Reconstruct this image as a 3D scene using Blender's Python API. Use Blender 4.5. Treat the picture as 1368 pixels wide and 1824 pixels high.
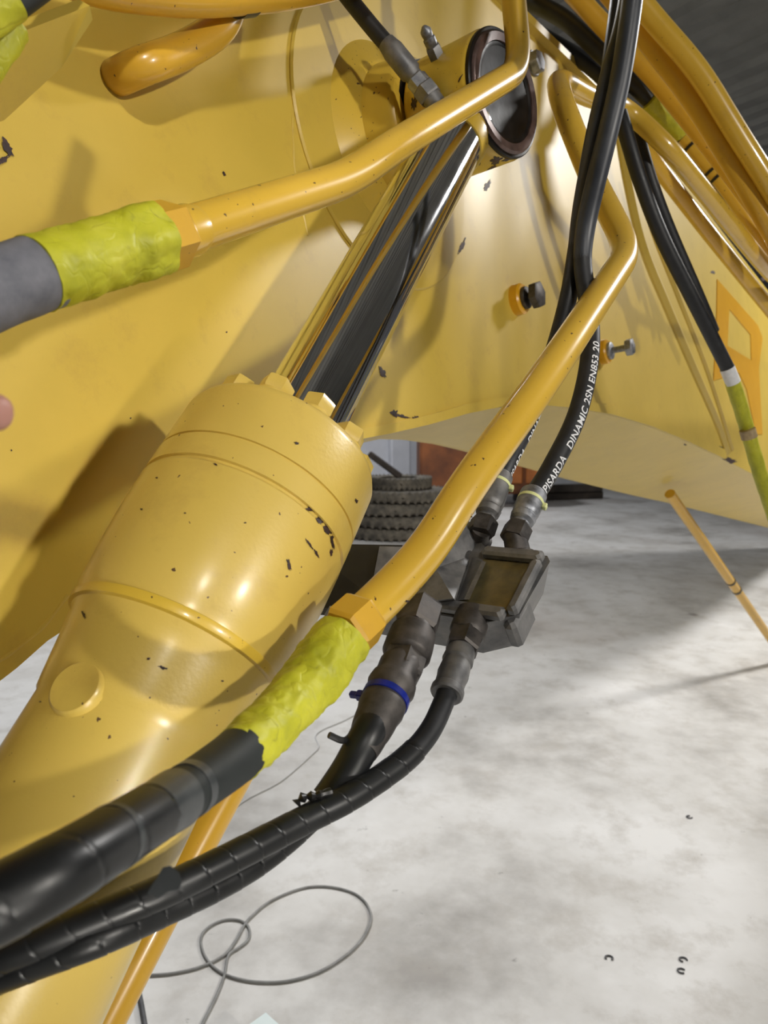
import bpy, bmesh, math, random
from mathutils import Vector as V, Matrix, noise

SC = bpy.context.scene
for o in list(bpy.data.objects):
    bpy.data.objects.remove(o, do_unlink=True)
COL = SC.collection
random.seed(7)

# ------------------------------------------------------------------ camera
F = 1317.0                      # focal length in pixels of the 1368 x 1824 frame
PITCH = math.radians(7.0)
CAM = V((0, 0, 1.6))
RT = V((1, 0, 0))
FW = V((0, math.cos(PITCH), -math.sin(PITCH)))
DN = V((0, -math.sin(PITCH), -math.cos(PITCH)))
cd = bpy.data.cameras.new('camera')
cam = bpy.data.objects.new('camera', cd)
COL.objects.link(cam)
cam.location = CAM
cam.rotation_euler = (math.pi / 2 - PITCH, 0, 0)
cd.sensor_fit = 'VERTICAL'
cd.sensor_height = 36.0
cd.lens = 36.0 * F / 1824.0
cd.clip_start = 0.01
cd.clip_end = 200
cd.dof.use_dof = True
cd.dof.focus_distance = 0.85
cd.dof.aperture_fstop = 9.0
SC.camera = cam


def D(x, y, z):                 # direction / offset given right, down, forward
    return RT * x + DN * y + FW * z


def ray(px, py):
    return D((px - 684) / F, (py - 912) / F, 1.0)


def P(px, py, d):
    return CAM + ray(px, py) * d


# boom side plate: plane with normal NB, passing so that (X-CAM).NB = -PD
NB = D(.805, -.061, -.59).normalized()
PD = 0.709


def PL(px, py, off=0.0):
    r = ray(px, py)
    return CAM + r * ((off - PD) / r.dot(NB))


def FL(px, py, z=0.0):
    r = ray(px, py)
    return CAM + r * ((z - CAM.z) / r.z)


# ------------------------------------------------------------------ world and lamps
w = bpy.data.worlds.new('shed_air')
SC.world = w
w.use_nodes = True
w.node_tree.nodes['Background'].inputs[0].default_value = (.9, .95, 1, 1)
w.node_tree.nodes['Background'].inputs[1].default_value = 0.0
SC.view_settings.view_transform = 'Standard'
SC.view_settings.look = 'None'
SC.view_settings.gamma = 1.0
SC.view_settings.use_curve_mapping = False
SC.view_settings.exposure = 0.0


def area(name, loc, target, size, power, color, shape='DISK', spread=math.pi):
    l = bpy.data.lights.new(name, 'AREA')
    l.shape = shape
    l.size = size
    l.energy = power
    l.color = color
    l.spread = spread
    o = bpy.data.objects.new(name, l)
    COL.objects.link(o)
    o.location = loc
    o.rotation_euler = (V(target) - V(loc)).to_track_quat('-Z', 'Y').to_euler()
    return o


LOWLAMP = CAM + D(-.1, .1, .65) + D(.78, -.24, -.57).normalized() * 3.0
HIGHLAMP = CAM + D(-.25, -.2, .7) + D(.33, -.42, -.85).normalized() * 3.6
area('work_light', LOWLAMP, P(500, 900, .9), .14, 43, (1, .95, .87))
area('high_bay_light', HIGHLAMP, P(430, 480, .9), .2, 1.2, (1, .96, .89), spread=math.radians(24))
area('floor_work_light', CAM + D(-.2, .15, .55) + D(.50, .30, -.81).normalized() * 2.2, P(180, 1290, .55), .1, .25, (1, .95, .87), spread=math.radians(17))
area('hall_light', (-1.2, 4.2, 4.7), (-1.2, 4.2, 0), 1.0, 185, (.97, .98, 1))
area('back_wall_fill', (.5, 12.2, 4.6), (.3, 13.5, 0), 1.0, 150, (.95, .97, 1))  # unseen lamp added to brighten the back wall
area('hall_light_side', (5.2, 4.2, 4.7), (4.6, 4.2, 0), 1.0, 340, (1, .98, .95))

# ------------------------------------------------------------------ materials
MATS = {}


def nt(name):
    m = bpy.data.materials.new(name)
    m.use_nodes = True
    t = m.node_tree
    b = t.nodes['Principled BSDF']
    MATS[name] = m
    return m, t, b


def noise_node(t, scale, detail=4, rough=.55, coord=None, vec_scale=None):
    n = t.nodes.new('ShaderNodeTexNoise')
    n.inputs['Scale'].default_value = scale
    n.inputs['Detail'].default_value = detail
    n.inputs['Roughness'].default_value = rough
    tc = t.nodes.new('ShaderNodeTexCoord')
    if vec_scale:
        mp = t.nodes.new('ShaderNodeMapping')
        mp.inputs['Scale'].default_value = vec_scale
        t.links.new(tc.outputs['Object'], mp.inputs['Vector'])
        t.links.new(mp.outputs[0], n.inputs['Vector'])
    else:
        t.links.new(tc.outputs['Object'], n.inputs['Vector'])
    return n


def ramp(t, src, stops):
    r = t.nodes.new('ShaderNodeValToRGB')
    e = r.color_ramp.elements
    while len(e) < len(stops):
        e.new(.5)
    for k, (p, c) in enumerate(stops):
        e[k].position = p
        e[k].color = (*c, 1) if len(c) == 3 else c
    t.links.new(src, r.inputs[0])
    return r


def mix(t, fac, a, b):
    m = t.nodes.new('ShaderNodeMix')
    m.data_type = 'RGBA'
    for s, i in ((fac, 0), (a, 6), (b, 7)):
        if hasattr(s, 'type') and hasattr(s, 'links'):
            t.links.new(s, m.inputs[i])
        elif i == 0:
            m.inputs[0].default_value = s
        else:
            m.inputs[i].default_value = (*s, 1)
    return m.outputs[2]


def bump(t, b, src, strength, dist=.001):
    n = t.nodes.new('ShaderNodeBump')
    n.inputs['Strength'].default_value = strength
    n.inputs['Distance'].default_value = dist
    t.links.new(src, n.inputs['Height'])
    t.links.new(n.outputs[0], b.inputs['Normal'])


def simple(name, c1, c2, scale, rough, metal=0, rough2=None, bmp=0, coat=0, vs=None, detail=5, bd=.001):
    m, t, b = nt(name)
    n = noise_node(t, scale, detail, .6, vec_scale=vs)
    r = ramp(t, n.outputs[0], [(.32, c1), (.68, c2)])
    t.links.new(r.outputs[0], b.inputs['Base Color'])
    b.inputs['Metallic'].default_value = metal
    b.inputs['Roughness'].default_value = rough
    b.inputs['Coat Weight'].default_value = coat
    b.inputs['Coat Roughness'].default_value = .12
    if rough2 is not None:
        rr = ramp(t, n.outputs[0], [(.3, (rough,) * 3), (.7, (rough2,) * 3)])
        t.links.new(rr.outputs[0], b.inputs['Roughness'])
    if bmp:
        bump(t, b, n.outputs[0], bmp, bd)
    return m


def paint(name, c1, c2, rough=.3, specks=.0, peel=.12, coat=.35, peel_scale=260, coat_rough=.1):
    m, t, b = nt(name)
    n = noise_node(t, 5, 5, .6)
    base = ramp(t, n.outputs[0], [(.35, c1), (.65, c2)]).outputs[0]
    if specks:
        s = noise_node(t, 150, 2, .5)
        f = ramp(t, s.outputs[0], [(.755 - specks, (0, 0, 0)), (.765 - specks, (1, 1, 1))]).outputs[0]
        base = mix(t, f, base, (.10, .05, .02))
    dirt = noise_node(t, 17, 6, .7)
    fd = ramp(t, dirt.outputs[0], [(.55, (0, 0, 0)), (.8, (.35, .35, .35))]).outputs[0]
    base = mix(t, fd, base, (.35, .2, .05))
    t.links.new(base, b.inputs['Base Color'])
    b.inputs['Roughness'].default_value = rough
    b.inputs['Coat Weight'].default_value = coat
    b.inputs['Coat Roughness'].default_value = coat_rough
    p = noise_node(t, peel_scale, 2, .5)
    bump(t, b, p.outputs[0], peel, .0008)
    return m


paint('plate_paint', (.56, .395, .055), (.61, .43, .065), .44, .0, .05, .16, 260, .28)
paint('barrel_paint', (.60, .43, .085), (.65, .465, .10), .38, .02, .22, .35, 260, .2)
paint('pipe_paint', (.66, .41, .04), (.71, .445, .05), .28, .03, .03, .75, 260, .05)
paint('deep_paint', (.62, .355, .028), (.68, .39, .035), .3, .02, .05, .4)
paint('eye_paint', (.62, .42, .045), (.67, .45, .05), .32, .05, .1)
simple('letter_paint', (.72, .36, .01), (.76, .40, .015), 8, .3, coat=.3)
simple('bare_chip', (.012, .007, .006), (.06, .025, .02), 90, .55)
simple('scuff_metal', (.30, .22, .13), (.5, .38, .2), 70, .5, .3)
simple('chrome', (.72, .73, .76), (.78, .79, .82), 30, .045, 1.0, .09, vs=(1, 1, 1))
simple('zinc', (.16, .17, .19), (.46, .47, .5), 60, .42, .85, .6, .3)
simple('dark_steel', (.035, .032, .031), (.12, .108, .10), 45, .42, .6, .6, .35)
simple('cast_grey', (.12, .122, .128), (.27, .265, .26), 38, .4, .55, .62, .25)
simple('cast_pad', (.11, .10, .05), (.26, .20, .08), 30, .38, .6, .5, .15)
simple('bracket_black', (.006, .006, .006), (.014, .013, .012), 30, .45)
simple('rubber', (.008, .009, .011), (.017, .018, .021), 60, .42, 0, .55, .12)
simple('rubber_sheen', (.022, .025, .032), (.042, .047, .058), 25, .34, 0, .45, .08)  # bluish-grey sheen put into the base colour
simple('sleeve_black', (.005, .008, .008), (.010, .014, .014), 40, .55, 0, .65, .1)
simple('wrap_plastic', (.005, .0055, .006), (.010, .011, .012), 30, .33, 0, .45, .06)
simple('tape_black', (.03, .034, .036), (.05, .055, .058), 40, .28, 0, .4, .1)
simple('grey_hose', (.10, .105, .125), (.19, .19, .215), 45, .6, 0, .75, .2)
simple('grease', (.005, .004, .0035), (.014, .011, .009), 35, .3, 0, .5, .4).node_tree.nodes['Principled BSDF'].inputs['Specular IOR Level'].default_value = .25
simple('grease_ring', (.06, .04, .036), (.20, .13, .115), 30, .3, .5, .5, .2)
simple('print_white', (.7, .72, .75), (.82, .82, .84), 120, .6)
simple('tie_cream', (.62, .66, .28), (.75, .78, .4), 60, .45)
simple('tie_blue', (.004, .012, .16), (.008, .02, .26), 60, .3)
simple('tie_black', (.008, .008, .008), (.014, .014, .014), 60, .35)
simple('cord_grey', (.17, .17, .165), (.28, .28, .275), 25, .6)
simple('cord_dark', (.05, .052, .055), (.09, .09, .095), 25, .55)
simple('cord_pale', (.5, .5, .5), (.6, .6, .6), 25, .6)
simple('tyre_rubber', (.05, .044, .036), (.19, .165, .125), 7, .8, 0, .9, .3, bd=.01)
simple('rust_brown', (.11, .035, .012), (.26, .085, .025), 2.5, .7, 0, .85, .2, bd=.01)
simple('rust_orange', (.24, .07, .012), (.42, .13, .02), 3, .65)
simple('dark_timber', (.02, .016, .013), (.06, .045, .035), 4, .8)
simple('box_white', (.62, .72, .72), (.72, .80, .80), 8, .7)
simple('wall_paint', (.52, .53, .57), (.74, .75, .79), .8, .85, 0, None, .1, bd=.01)
simple('roof_sheet', (.16, .16, .15), (.25, .25, .235), 1.6, .4, .5, .55)


def neon_tape():
    m, t, b = nt('neon_tape')
    n = noise_node(t, 30, 6, .65)
    c = ramp(t, n.outputs[0], [(.3, (.36, .36, .012)), (.55, (.50, .49, .02)), (.75, (.58, .55, .05))]).outputs[0]
    k1 = noise_node(t, 26, 2, .45, vec_scale=(1, 1.3, .8))
    k2 = noise_node(t, 48, 2, .5, vec_scale=(1.2, .8, 1))
    r1 = ramp(t, k1.outputs[0], [(.44, (1, 1, 1)), (.50, (0, 0, 0)), (.53, (.8, .8, .8))])
    r2 = ramp(t, k2.outputs[0], [(.46, (1, 1, 1)), (.50, (.3, .3, .3)), (.54, (1, 1, 1))])
    crease = t.nodes.new('ShaderNodeMath')
    crease.operation = 'MULTIPLY'
    t.links.new(r1.outputs[0], crease.inputs[0])
    t.links.new(r2.outputs[0], crease.inputs[1])
    c2 = ramp(t, k1.outputs[0], [(.485, (0, 0, 0)), (.5, (.6, .6, .6)), (.515, (0, 0, 0))]).outputs[0]
    n2 = noise_node(t, 35, 5, .7)
    f = ramp(t, n2.outputs[0], [(.52, (0, 0, 0)), (.66, (1, 1, 1))]).outputs[0]
    mm = t.nodes.new('ShaderNodeMath')
    mm.operation = 'MULTIPLY'
    t.links.new(c2, mm.inputs[0])
    t.links.new(f, mm.inputs[1])
    c = mix(t, mm.outputs[0], c, (.10, .08, .02))
    t.links.new(c, b.inputs['Base Color'])
    b.inputs['Roughness'].default_value = .5
    b.inputs['Subsurface Weight'].default_value = .08
    b.inputs['Subsurface Radius'].default_value = (.004, .004, .001)
    n3 = noise_node(t, 60, 4, .6)
    ad = t.nodes.new('ShaderNodeMath')
    ad.operation = 'MULTIPLY_ADD'
    ad.inputs[1].default_value = 1.2
    t.links.new(n3.outputs[0], ad.inputs[0])
    t.links.new(crease.outputs[0], ad.inputs[2])
    bump(t, b, ad.outputs[0], .45, .0010)


neon_tape()


def skin_mat():
    m, t, b = nt('skin')
    n = noise_node(t, 60, 4, .6)
    c = ramp(t, n.outputs[0], [(.3, (.40, .19, .15)), (.7, (.50, .26, .21))]).outputs[0]
    t.links.new(c, b.inputs['Base Color'])
    b.inputs['Roughness'].default_value = .5
    b.inputs['Subsurface Weight'].default_value = .15
    b.inputs['Subsurface Radius'].default_value = (.006, .002, .001)
    simple('nail', (.55, .33, .28), (.6, .38, .32), 60, .3)


skin_mat()


def concrete():
    m, t, b = nt('concrete')
    n1 = noise_node(t, 1.3, 9, .62)
    c = ramp(t, n1.outputs[0], [(.30, (.33, .315, .295)), (.46, (.58, .57, .55)), (.62, (.70, .695, .685))]).outputs[0]
    n2 = noise_node(t, 4.5, 9, .7, vec_scale=(1, 1, 1))
    f2 = ramp(t, n2.outputs[0], [(.50, (0, 0, 0)), (.72, (.75, .75, .75))]).outputs[0]
    c = mix(t, f2, c, (.40, .375, .34))
    n3 = noise_node(t, .55, 4, .5)
    f3 = ramp(t, n3.outputs[0], [(.54, (0, 0, 0)), (.7, (.45, .45, .45))]).outputs[0]
    c = mix(t, f3, c, (.34, .29, .25))
    n4 = noise_node(t, 11, 6, .7)
    f4 = ramp(t, n4.outputs[0], [(.665, (0, 0, 0)), (.74, (.8, .8, .8))]).outputs[0]
    c = mix(t, f4, c, (.13, .12, .115))
    n5 = noise_node(t, 2.1, 5, .6)
    f5 = ramp(t, n5.outputs[0], [(.70, (0, 0, 0)), (.76, (.6, .6, .6))]).outputs[0]
    c = mix(t, f5, c, (.10, .07, .06))
    t.links.new(c, b.inputs['Base Color'])
    b.inputs['Roughness'].default_value = .55
    bump(t, b, n2.outputs[0], .15, .004)


concrete()

# ------------------------------------------------------------------ mesh helpers


def tag(o, label=None, cat=None, group=None, kind=None):
    for k, v in (('label', label), ('category', cat), ('group', group), ('kind', kind)):
        if v:
            o[k] = v
    return o


def thing(name, label, cat, loc, group=None):
    o = bpy.data.objects.new(name, None)
    o.empty_display_size = .05
    COL.objects.link(o)
    o.location = loc
    return tag(o, label, cat, group)


def world_loc(o):
    p = V(o.location)
    while o.parent:
        o = o.parent
        p = p + V(o.location)
    return p


def mk(name, vf, mat, parent=None, sharp=40, label=None, cat=None, group=None, kind=None):
    vs, fs = vf
    vs = [V(v) for v in vs]
    if parent is not None:
        org = world_loc(parent)
    else:
        lo = V((min(v[i] for v in vs) for i in range(3)))
        hi = V((max(v[i] for v in vs) for i in range(3)))
        org = V(((lo.x + hi.x) / 2, (lo.y + hi.y) / 2, lo.z))
    me = bpy.data.meshes.new(name)
    me.from_pydata([v - org for v in vs], [], fs)
    me.validate()
    me.update()
    if sharp:
        me.shade_smooth()
        me.set_sharp_from_angle(angle=math.radians(sharp))
    me.materials.append(MATS[mat])
    o = bpy.data.objects.new(name, me)
    COL.objects.link(o)
    if parent is not None:
        o.parent = parent
    else:
        o.location = org
    return tag(o, label, cat, group, kind)


def join(*vfs):
    vs, fs = [], []
    for v, f in vfs:
        k = len(vs)
        vs += list(v)
        fs += [tuple(i + k for i in q) for q in f]
    return vs, fs


def perp(a):
    a = a.normalized()
    h = V((0, 0, 1)) if abs(a.z) < .9 else V((1, 0, 0))
    u = h.cross(a).normalized()
    return a, u, a.cross(u).normalized()


def lathe(origin, axis, prof, seg=48, close=False, rmod=None):
    a, u, v = perp(axis)
    vs, fs = [], []
    for (s, r) in prof:
        for k in range(seg):
            th = 2 * math.pi * k / seg
            rr = r if rmod is None else rmod(s, th, r)
            vs.append(origin + a * s + (u * math.cos(th) + v * math.sin(th)) * rr)
    n = len(prof)
    rng = n if close else n - 1
    for i in range(rng):
        j = (i + 1) % n
        for k in range(seg):
            l = (k + 1) % seg
            fs.append((i * seg + k, i * seg + l, j * seg + l, j * seg + k))
    if not close:
        fs.append(tuple(range(seg))[::-1])
        fs.append(tuple((n - 1) * seg + k for k in range(seg)))
    return vs, fs


def hexprism(origin, axis, length, flat, chamfer=.12, rot=0.0):
    """hex nut, across-corner radius flat, chamfered both ends"""
    a, u, v = perp(axis)
    vs, fs = [], []
    for s, r in ((0, 1 - chamfer), (length * .12, 1), (length * .88, 1), (length, 1 - chamfer)):
        for k in range(6):
            th = rot + math.pi / 3 * k
            vs.append(origin + a * s + (u * math.cos(th) + v * math.sin(th)) * flat * r)
    for i in range(3):
        for k in range(6):
            l = (k + 1) % 6
            fs.append((i * 6 + k, i * 6 + l, i * 6 + 6 + l, i * 6 + 6 + k))
    fs.append((5, 4, 3, 2, 1, 0))
    fs.append(tuple(18 + k for k in range(6)))
    return vs, fs


def fillet(pts, radii=.03, n=8):
    """polyline with rounded corners"""
    pts = [V(p) for p in pts]
    out = [pts[0]]
    for i in range(1, len(pts) - 1):
        p, a, b = pts[i], pts[i - 1], pts[i + 1]
        r = radii[i] if isinstance(radii, (list, tuple)) else radii
        t = min(r, (p - a).length * .48, (p - b).length * .48)
        s = p + (a - p).normalized() * t
        e = p + (b - p).normalized() * t
        for k in range(n + 1):
            x = k / n
            out.append(s * (1 - x) ** 2 + p * 2 * x * (1 - x) + e * x * x)
    out.append(pts[-1])
    return out


def spline(pts, n=10):
    """Catmull-Rom through the points"""
    pts = [V(p) for p in pts]
    q = [pts[0] * 2 - pts[1]] + pts + [pts[-1] * 2 - pts[-2]]
    out = []
    for i in range(1, len(q) - 2):
        a, b, c, d = q[i - 1], q[i], q[i + 1], q[i + 2]
        for k in range(n):
            t = k / n
            out.append(.5 * ((2 * b) + (c - a) * t + (2 * a - 5 * b + 4 * c - d) * t * t + (3 * b - a - 3 * c + d) * t ** 3))
    out.append(pts[-1])
    return out


def resample(path, step):
    L = [0]
    for i in range(1, len(path)):
        L.append(L[-1] + (path[i] - path[i - 1]).length)
    n = max(2, int(L[-1] / step) + 1)
    out, j = [], 0
    for k in range(n):
        s = L[-1] * k / (n - 1)
        while j < len(path) - 2 and L[j + 1] < s:
            j += 1
        d = L[j + 1] - L[j]
        out.append(path[j].lerp(path[j + 1], 0 if d == 0 else min(1, (s - L[j]) / d)))
    return out


def frames(path):
    T = []
    for i in range(len(path)):
        a = path[max(0, i - 1)]
        b = path[min(len(path) - 1, i + 1)]
        T.append((b - a).normalized())
    _, u, v = perp(T[0])
    out = []
    for t in T:
        u = (u - t * u.dot(t)).normalized()
        out.append((t, u, t.cross(u).normalized()))
    return out


def sweep(path, r, seg=24, rfun=None, caps=True):
    """r constant; rfun(s, theta, r) overrides"""
    fr = frames(path)
    vs, fs = [], []
    s = 0
    for i, p in enumerate(path):
        if i:
            s += (p - path[i - 1]).length
        t, u, v = fr[i]
        for k in range(seg):
            th = 2 * math.pi * k / seg
            rr = rfun(s, th, r) if rfun else r
            vs.append(p + (u * math.cos(th) + v * math.sin(th)) * rr)
    for i in range(len(path) - 1):
        for k in range(seg):
            l = (k + 1) % seg
            fs.append((i * seg + k, i * seg + l, (i + 1) * seg + l, (i + 1) * seg + k))
    if caps:
        fs.append(tuple(range(seg))[::-1])
        fs.append(tuple((len(path) - 1) * seg + k for k in range(seg)))
    return vs, fs


def sub(path, a, b):
    """part of a path between fractions a and b of its length"""
    q = resample(path, .004)
    n = len(q) - 1
    return q[int(a * n):max(int(a * n) + 2, int(b * n) + 1)]


def slab(pts, nrm, th):
    """polygon extruded by -nrm*th"""
    n = len(pts)
    vs = [V(p) for p in pts] + [V(p) - nrm * th for p in pts]
    fs = [tuple(range(n)), tuple(range(n, 2 * n))[::-1]]
    for k in range(n):
        l = (k + 1) % n
        fs.append((k, k + n, l + n, l))
    return vs, fs


def boxf(org, ax, lo, hi, bev=0.0):
    """box in frame ax=(x,y,z) from lo to hi, bevelled edges by inset octagon sections"""
    a, b, c = ax
    (x0, y0, z0), (x1, y1, z1) = lo, hi
    if bev <= 0:
        cs = [(x, y, z) for z in (z0, z1) for x, y in ((x0, y0), (x1, y0), (x1, y1), (x0, y1))]
        vs = [org + a * x + b * y + c * z for x, y, z in cs]
        return vs, [(3, 2, 1, 0), (4, 5, 6, 7), (0, 1, 5, 4), (1, 2, 6, 5), (2, 3, 7, 6), (3, 0, 4, 7)]
    e = bev
    vs, fs = [], []
    for z, i in ((z0, e), (z0 + e, 0), (z1 - e, 0), (z1, e)):
        X0, X1, Y0, Y1 = x0 + i, x1 - i, y0 + i, y1 - i
        for x, y in ((X0 + e, Y0), (X1 - e, Y0), (X1, Y0 + e), (X1, Y1 - e), (X1 - e, Y1), (X0 + e, Y1), (X0, Y1 - e), (X0, Y0 + e)):
            vs.append(org + a * x + b * y + c * z)
    for i in range(3):
        for k in range(8):
            l = (k + 1) % 8
            fs.append((i * 8 + k, i * 8 + l, i * 8 + 8 + l, i * 8 + 8 + k))
    fs.append(tuple(range(8))[::-1])
    fs.append(tuple(24 + k for k in range(8)))
    return vs, fs


WX, WY, WZ = V((1, 0, 0)), V((0, 1, 0)), V((0, 0, 1))


def copy_as(o, parent, M):
    """another object with the mesh of o; M is its world matrix"""
    c = o.copy()
    COL.objects.link(c)
    c.parent = parent
    c.matrix_basis = Matrix.Translation(-world_loc(parent)) @ M if parent else M
    return c


def axis_matrix(pos, axis, rot=0):
    a, u, v = perp(axis)
    m = Matrix((u, v, a)).transposed().to_4x4()
    m = m @ Matrix.Rotation(rot, 4, 'Z')
    m.translation = pos
    return m


def unit_mesh(name, vf, mat, sharp=40):
    me = bpy.data.meshes.new(name)
    me.from_pydata([V(v) for v in vf[0]], [], vf[1])
    me.update()
    me.shade_smooth()
    me.set_sharp_from_angle(angle=math.radians(sharp))
    me.materials.append(MATS[mat])
    return me


def put(name, me, parent, M):
    o = bpy.data.objects.new(name, me)
    COL.objects.link(o)
    o.parent = parent
    o.matrix_basis = Matrix.Translation(-world_loc(parent)) @ M
    return o


def chip(parent, surf, cx, cy, lx, ly, ang, seed, mat='bare_chip', name='paint_chip', eps=.0007):
    """flake with a ragged outline lying on a surface; surf(px,py) -> point, normal"""
    rnd = random.Random(seed)
    n = 22
    ca, sa = math.cos(math.radians(ang)), math.sin(math.radians(ang))
    c, cn = surf(cx, cy)
    vs = [c + cn * eps * 1.4]
    for k in range(n):
        th = 2 * math.pi * k / n
        r = rnd.uniform(.45, 1.05)
        x, y = lx * r * math.cos(th), ly * r * math.sin(th)
        p, pn = surf(cx + x * ca - y * sa, cy + x * sa + y * ca)
        vs.append(p + pn * eps)
    fs = [(0, 1 + k, 1 + (k + 1) % n) for k in range(n)]
    return mk(name, (vs, fs), mat, parent, sharp=0)


# ------------------------------------------------------------------ the shed
RA = math.radians(31)
RU = V((-math.sin(RA), math.cos(RA), 0))    # along the roof ribs
RW = V((math.cos(RA), math.sin(RA), 0))     # across them
SX = (RW, RU, WZ)
HALL = V((0, 0, 0))
W0, W1, U0, U1, HH = -9.0, 19.0, -9.0, 14.0, 5.0

floor = mk('floor', boxf(HALL, SX, (W0, U0, -.2), (W1, U1, 0)), 'concrete', sharp=0, kind='structure')
for nm, lo, hi in (('wall_back', (W0, U1, 0), (W1, U1 + .2, HH + .3)), ('wall_front', (W0, U0 - .2, 0), (W1, U0, HH + .3)),
                   ('wall_left', (W0 - .2, U0, 0), (W0, U1, HH + .3)), ('wall_right', (W1, U0, 0), (W1 + .2, U1, HH + .3))):
    mk(nm, boxf(HALL, SX, lo, hi), 'wall_paint', sharp=0, kind='structure')
# corrugated roof sheet: trapezoid ribs running along RU
prof = []
x = W0
PIT = .34
while x < W1:
    for dx, dz in ((0, 0), (.14, 0), (.18, .055), (.30, .055)):
        prof.append((x + dx, HH + dz))
    x += PIT
vs, fs = [], []
for (xx, zz) in prof:
    vs += [RW * xx + RU * U0 + WZ * zz, RW * xx + RU * U1 + WZ * zz]
for k in range(len(prof) - 1):
    fs.append((2 * k, 2 * k + 1, 2 * k + 3, 2 * k + 2))
mk('ceiling', (vs, fs), 'roof_sheet', sharp=20, kind='structure')
# wall pilaster seen beside the tyres
rr_ = ray(708, 800)
c = CAM + rr_ * ((U1 - CAM.dot(RU)) / rr_.dot(RU))
mk('trim_1', boxf(V((c.x, c.y, 0)), SX, (-.25, -.16, 0), (.25, -.002, HH - .02), .03), 'wall_paint', kind='structure')

# ------------------------------------------------------------------ boom
boom = thing('excavator_boom', 'huge yellow painted steel boom behind the chrome cylinder, arched lower edge', 'boom', PL(900, 722))

near_edge = [(-330, 1390), (-120, 1280), (0, 1213), (30, 1190), (84, 1142), (300, 1000), (440, 890), (530, 822), (600, 790), (690, 773), (760, 757), (830, 737), (900, 723),
             (960, 722), (1020, 727), (1090, 739), (1160, 760), (1220, 785), (1290, 818), (1370, 860), (1440, 893)]
top_edge = [(1440, 618), (1368, 534), (1250, 388), (1155, 268), (1070, 178), (998, 110), (924, 42), (840, -45), (680, -245), (280, -790), (-500, -700)]
E1 = [PL(*p) for p in near_edge]
T1 = [PL(*p) for p in top_edge]
# side plate with thickness
BD = NB.cross(D(0, 1, 0)).normalized()
if BD.dot(FW) < 0:
    BD = -BD
T_ = T1[:8] + [T1[6] - BD * 1.6, T1[6] - BD * 3.4 + D(0, .15, 0), E1[0] - BD * 1.7 + D(0, .02, 0)]
mk('side_plate', slab(E1 + T_, NB, .02), 'plate_paint', boom, sharp=20)


def plate_surf(px, py):
    return PL(px, py), NB


# doubled lower rim along the arch (thin strip welded on)
ins = [PL(px + (0 if px < 1000 else 4), py - (17 if px < 900 else 15)) for px, py in near_edge[7:19]]
strip = E1[7:19] + ins[::-1]
mk('lower_rim', slab([p + NB * .006 for p in strip], NB, .0055), 'plate_paint', boom, sharp=20)
# underside plate reaching back to the far side of the box section
far_px = [(-330, 1350), (-120, 1242), (0, 1210), (60, 1172), (150, 1110), (300, 1000), (440, 900), (560, 830), (640, 790), (690, 779), (740, 783), (784, 790), (830, 801),
          (890, 817), (950, 834), (1010, 851), (1062, 864), (1130, 881), (1203, 897), (1290, 919), (1368, 939), (1440, 957)]


def far_pt(px, py, wd):
    r = ray(px, py)
    return CAM + r * ((-PD - wd) / r.dot(NB))


E2 = [far_pt(px, py, .06 + .44 * min(1, max(0, (px - 560) / 120))) for px, py in far_px]


def loft(A, B, n):
    A = resample(A, .001 + sum((A[i + 1] - A[i]).length for i in range(len(A) - 1)) / n)
    B = resample(B, .001 + sum((B[i + 1] - B[i]).length for i in range(len(B) - 1)) / n)
    m = min(len(A), len(B))
    vs, fs = [], []
    for k in range(m):
        vs += [A[k], B[k]]
    for k in range(m - 1):
        fs.append((2 * k, 2 * k + 1, 2 * k + 3, 2 * k + 2))
    return vs, fs


NEAR = E1[8:]
FAR = E2[8:]
vs, fs = [], []
up = D(0, -1, 0)
A = resample(NEAR, .02)
B = resample(FAR, .02)
M = 60
A = [A[int(k * (len(A) - 1) / M)] - NB * .004 for k in range(M + 1)]
B = [B[int(k * (len(B) - 1) / M)] for k in range(M + 1)]
vs = A + B + [p + up * .02 for p in A] + [p + up * .02 for p in B]
n = M + 1
for k in range(M):
    fs += [(k, k + 1, n + k + 1, n + k), (2 * n + k, 3 * n + k, 3 * n + k + 1, 2 * n + k + 1), (n + k, n + k + 1, 3 * n + k + 1, 3 * n + k)]
mk('underside_plate', (vs, fs), 'plate_paint', boom, sharp=30)
# far side plate of the box
FT = [p - NB * .5 for p in T1[:8]]
mk('far_side_plate', slab(B[2:] + FT, NB, .02), 'plate_paint', boom, sharp=20)
# top flange: runs along the upper edge, overhanging toward the viewer
tp = [PL(*p) for p in top_edge[:8]]
vs, fs = [], []
for p in tp:
    vs += [p + NB * .022 - DN * .0, p + NB * .022 - DN * .02, p - NB * .5 - DN * .02, p - NB * .5]
for k in range(len(tp) - 1):
    for j in range(4):
        l = (j + 1) % 4
        fs.append((4 * k + j, 4 * k + l, 4 * k + 4 + l, 4 * k + 4 + j))
mk('top_flange', (vs, fs), 'plate_paint', boom, sharp=25)
# weld seams
for pts, rr in (([(548, -30), (560, 40), (548, 85), (535, 115), (527, 150), (521, 200), (522, 260), (527, 320), (548, 420)], .0024),
                ([(-60, 1203), (0, 1175), (40, 1147), (80, 1112), (120, 1060)], .0022),
                ([(1090, 215), (1110, 330), (1137, 440), (1180, 545), (1230, 660), (1270, 750), (1289, 806)], .03),
                ([(1118, 260), (1152, 395), (1200, 520), (1255, 660), (1300, 800)], .02)):
    path = resample(spline([PL(*p, -.35 * rr if rr > .006 else -.001) for p in pts], 8), .006)
    mk('weld_seam', sweep(path, rr, 8, lambda s, th, r: r * (1 + (.18 * math.sin(s * 900) if r < .006 else 0))), 'plate_paint', boom)
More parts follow.
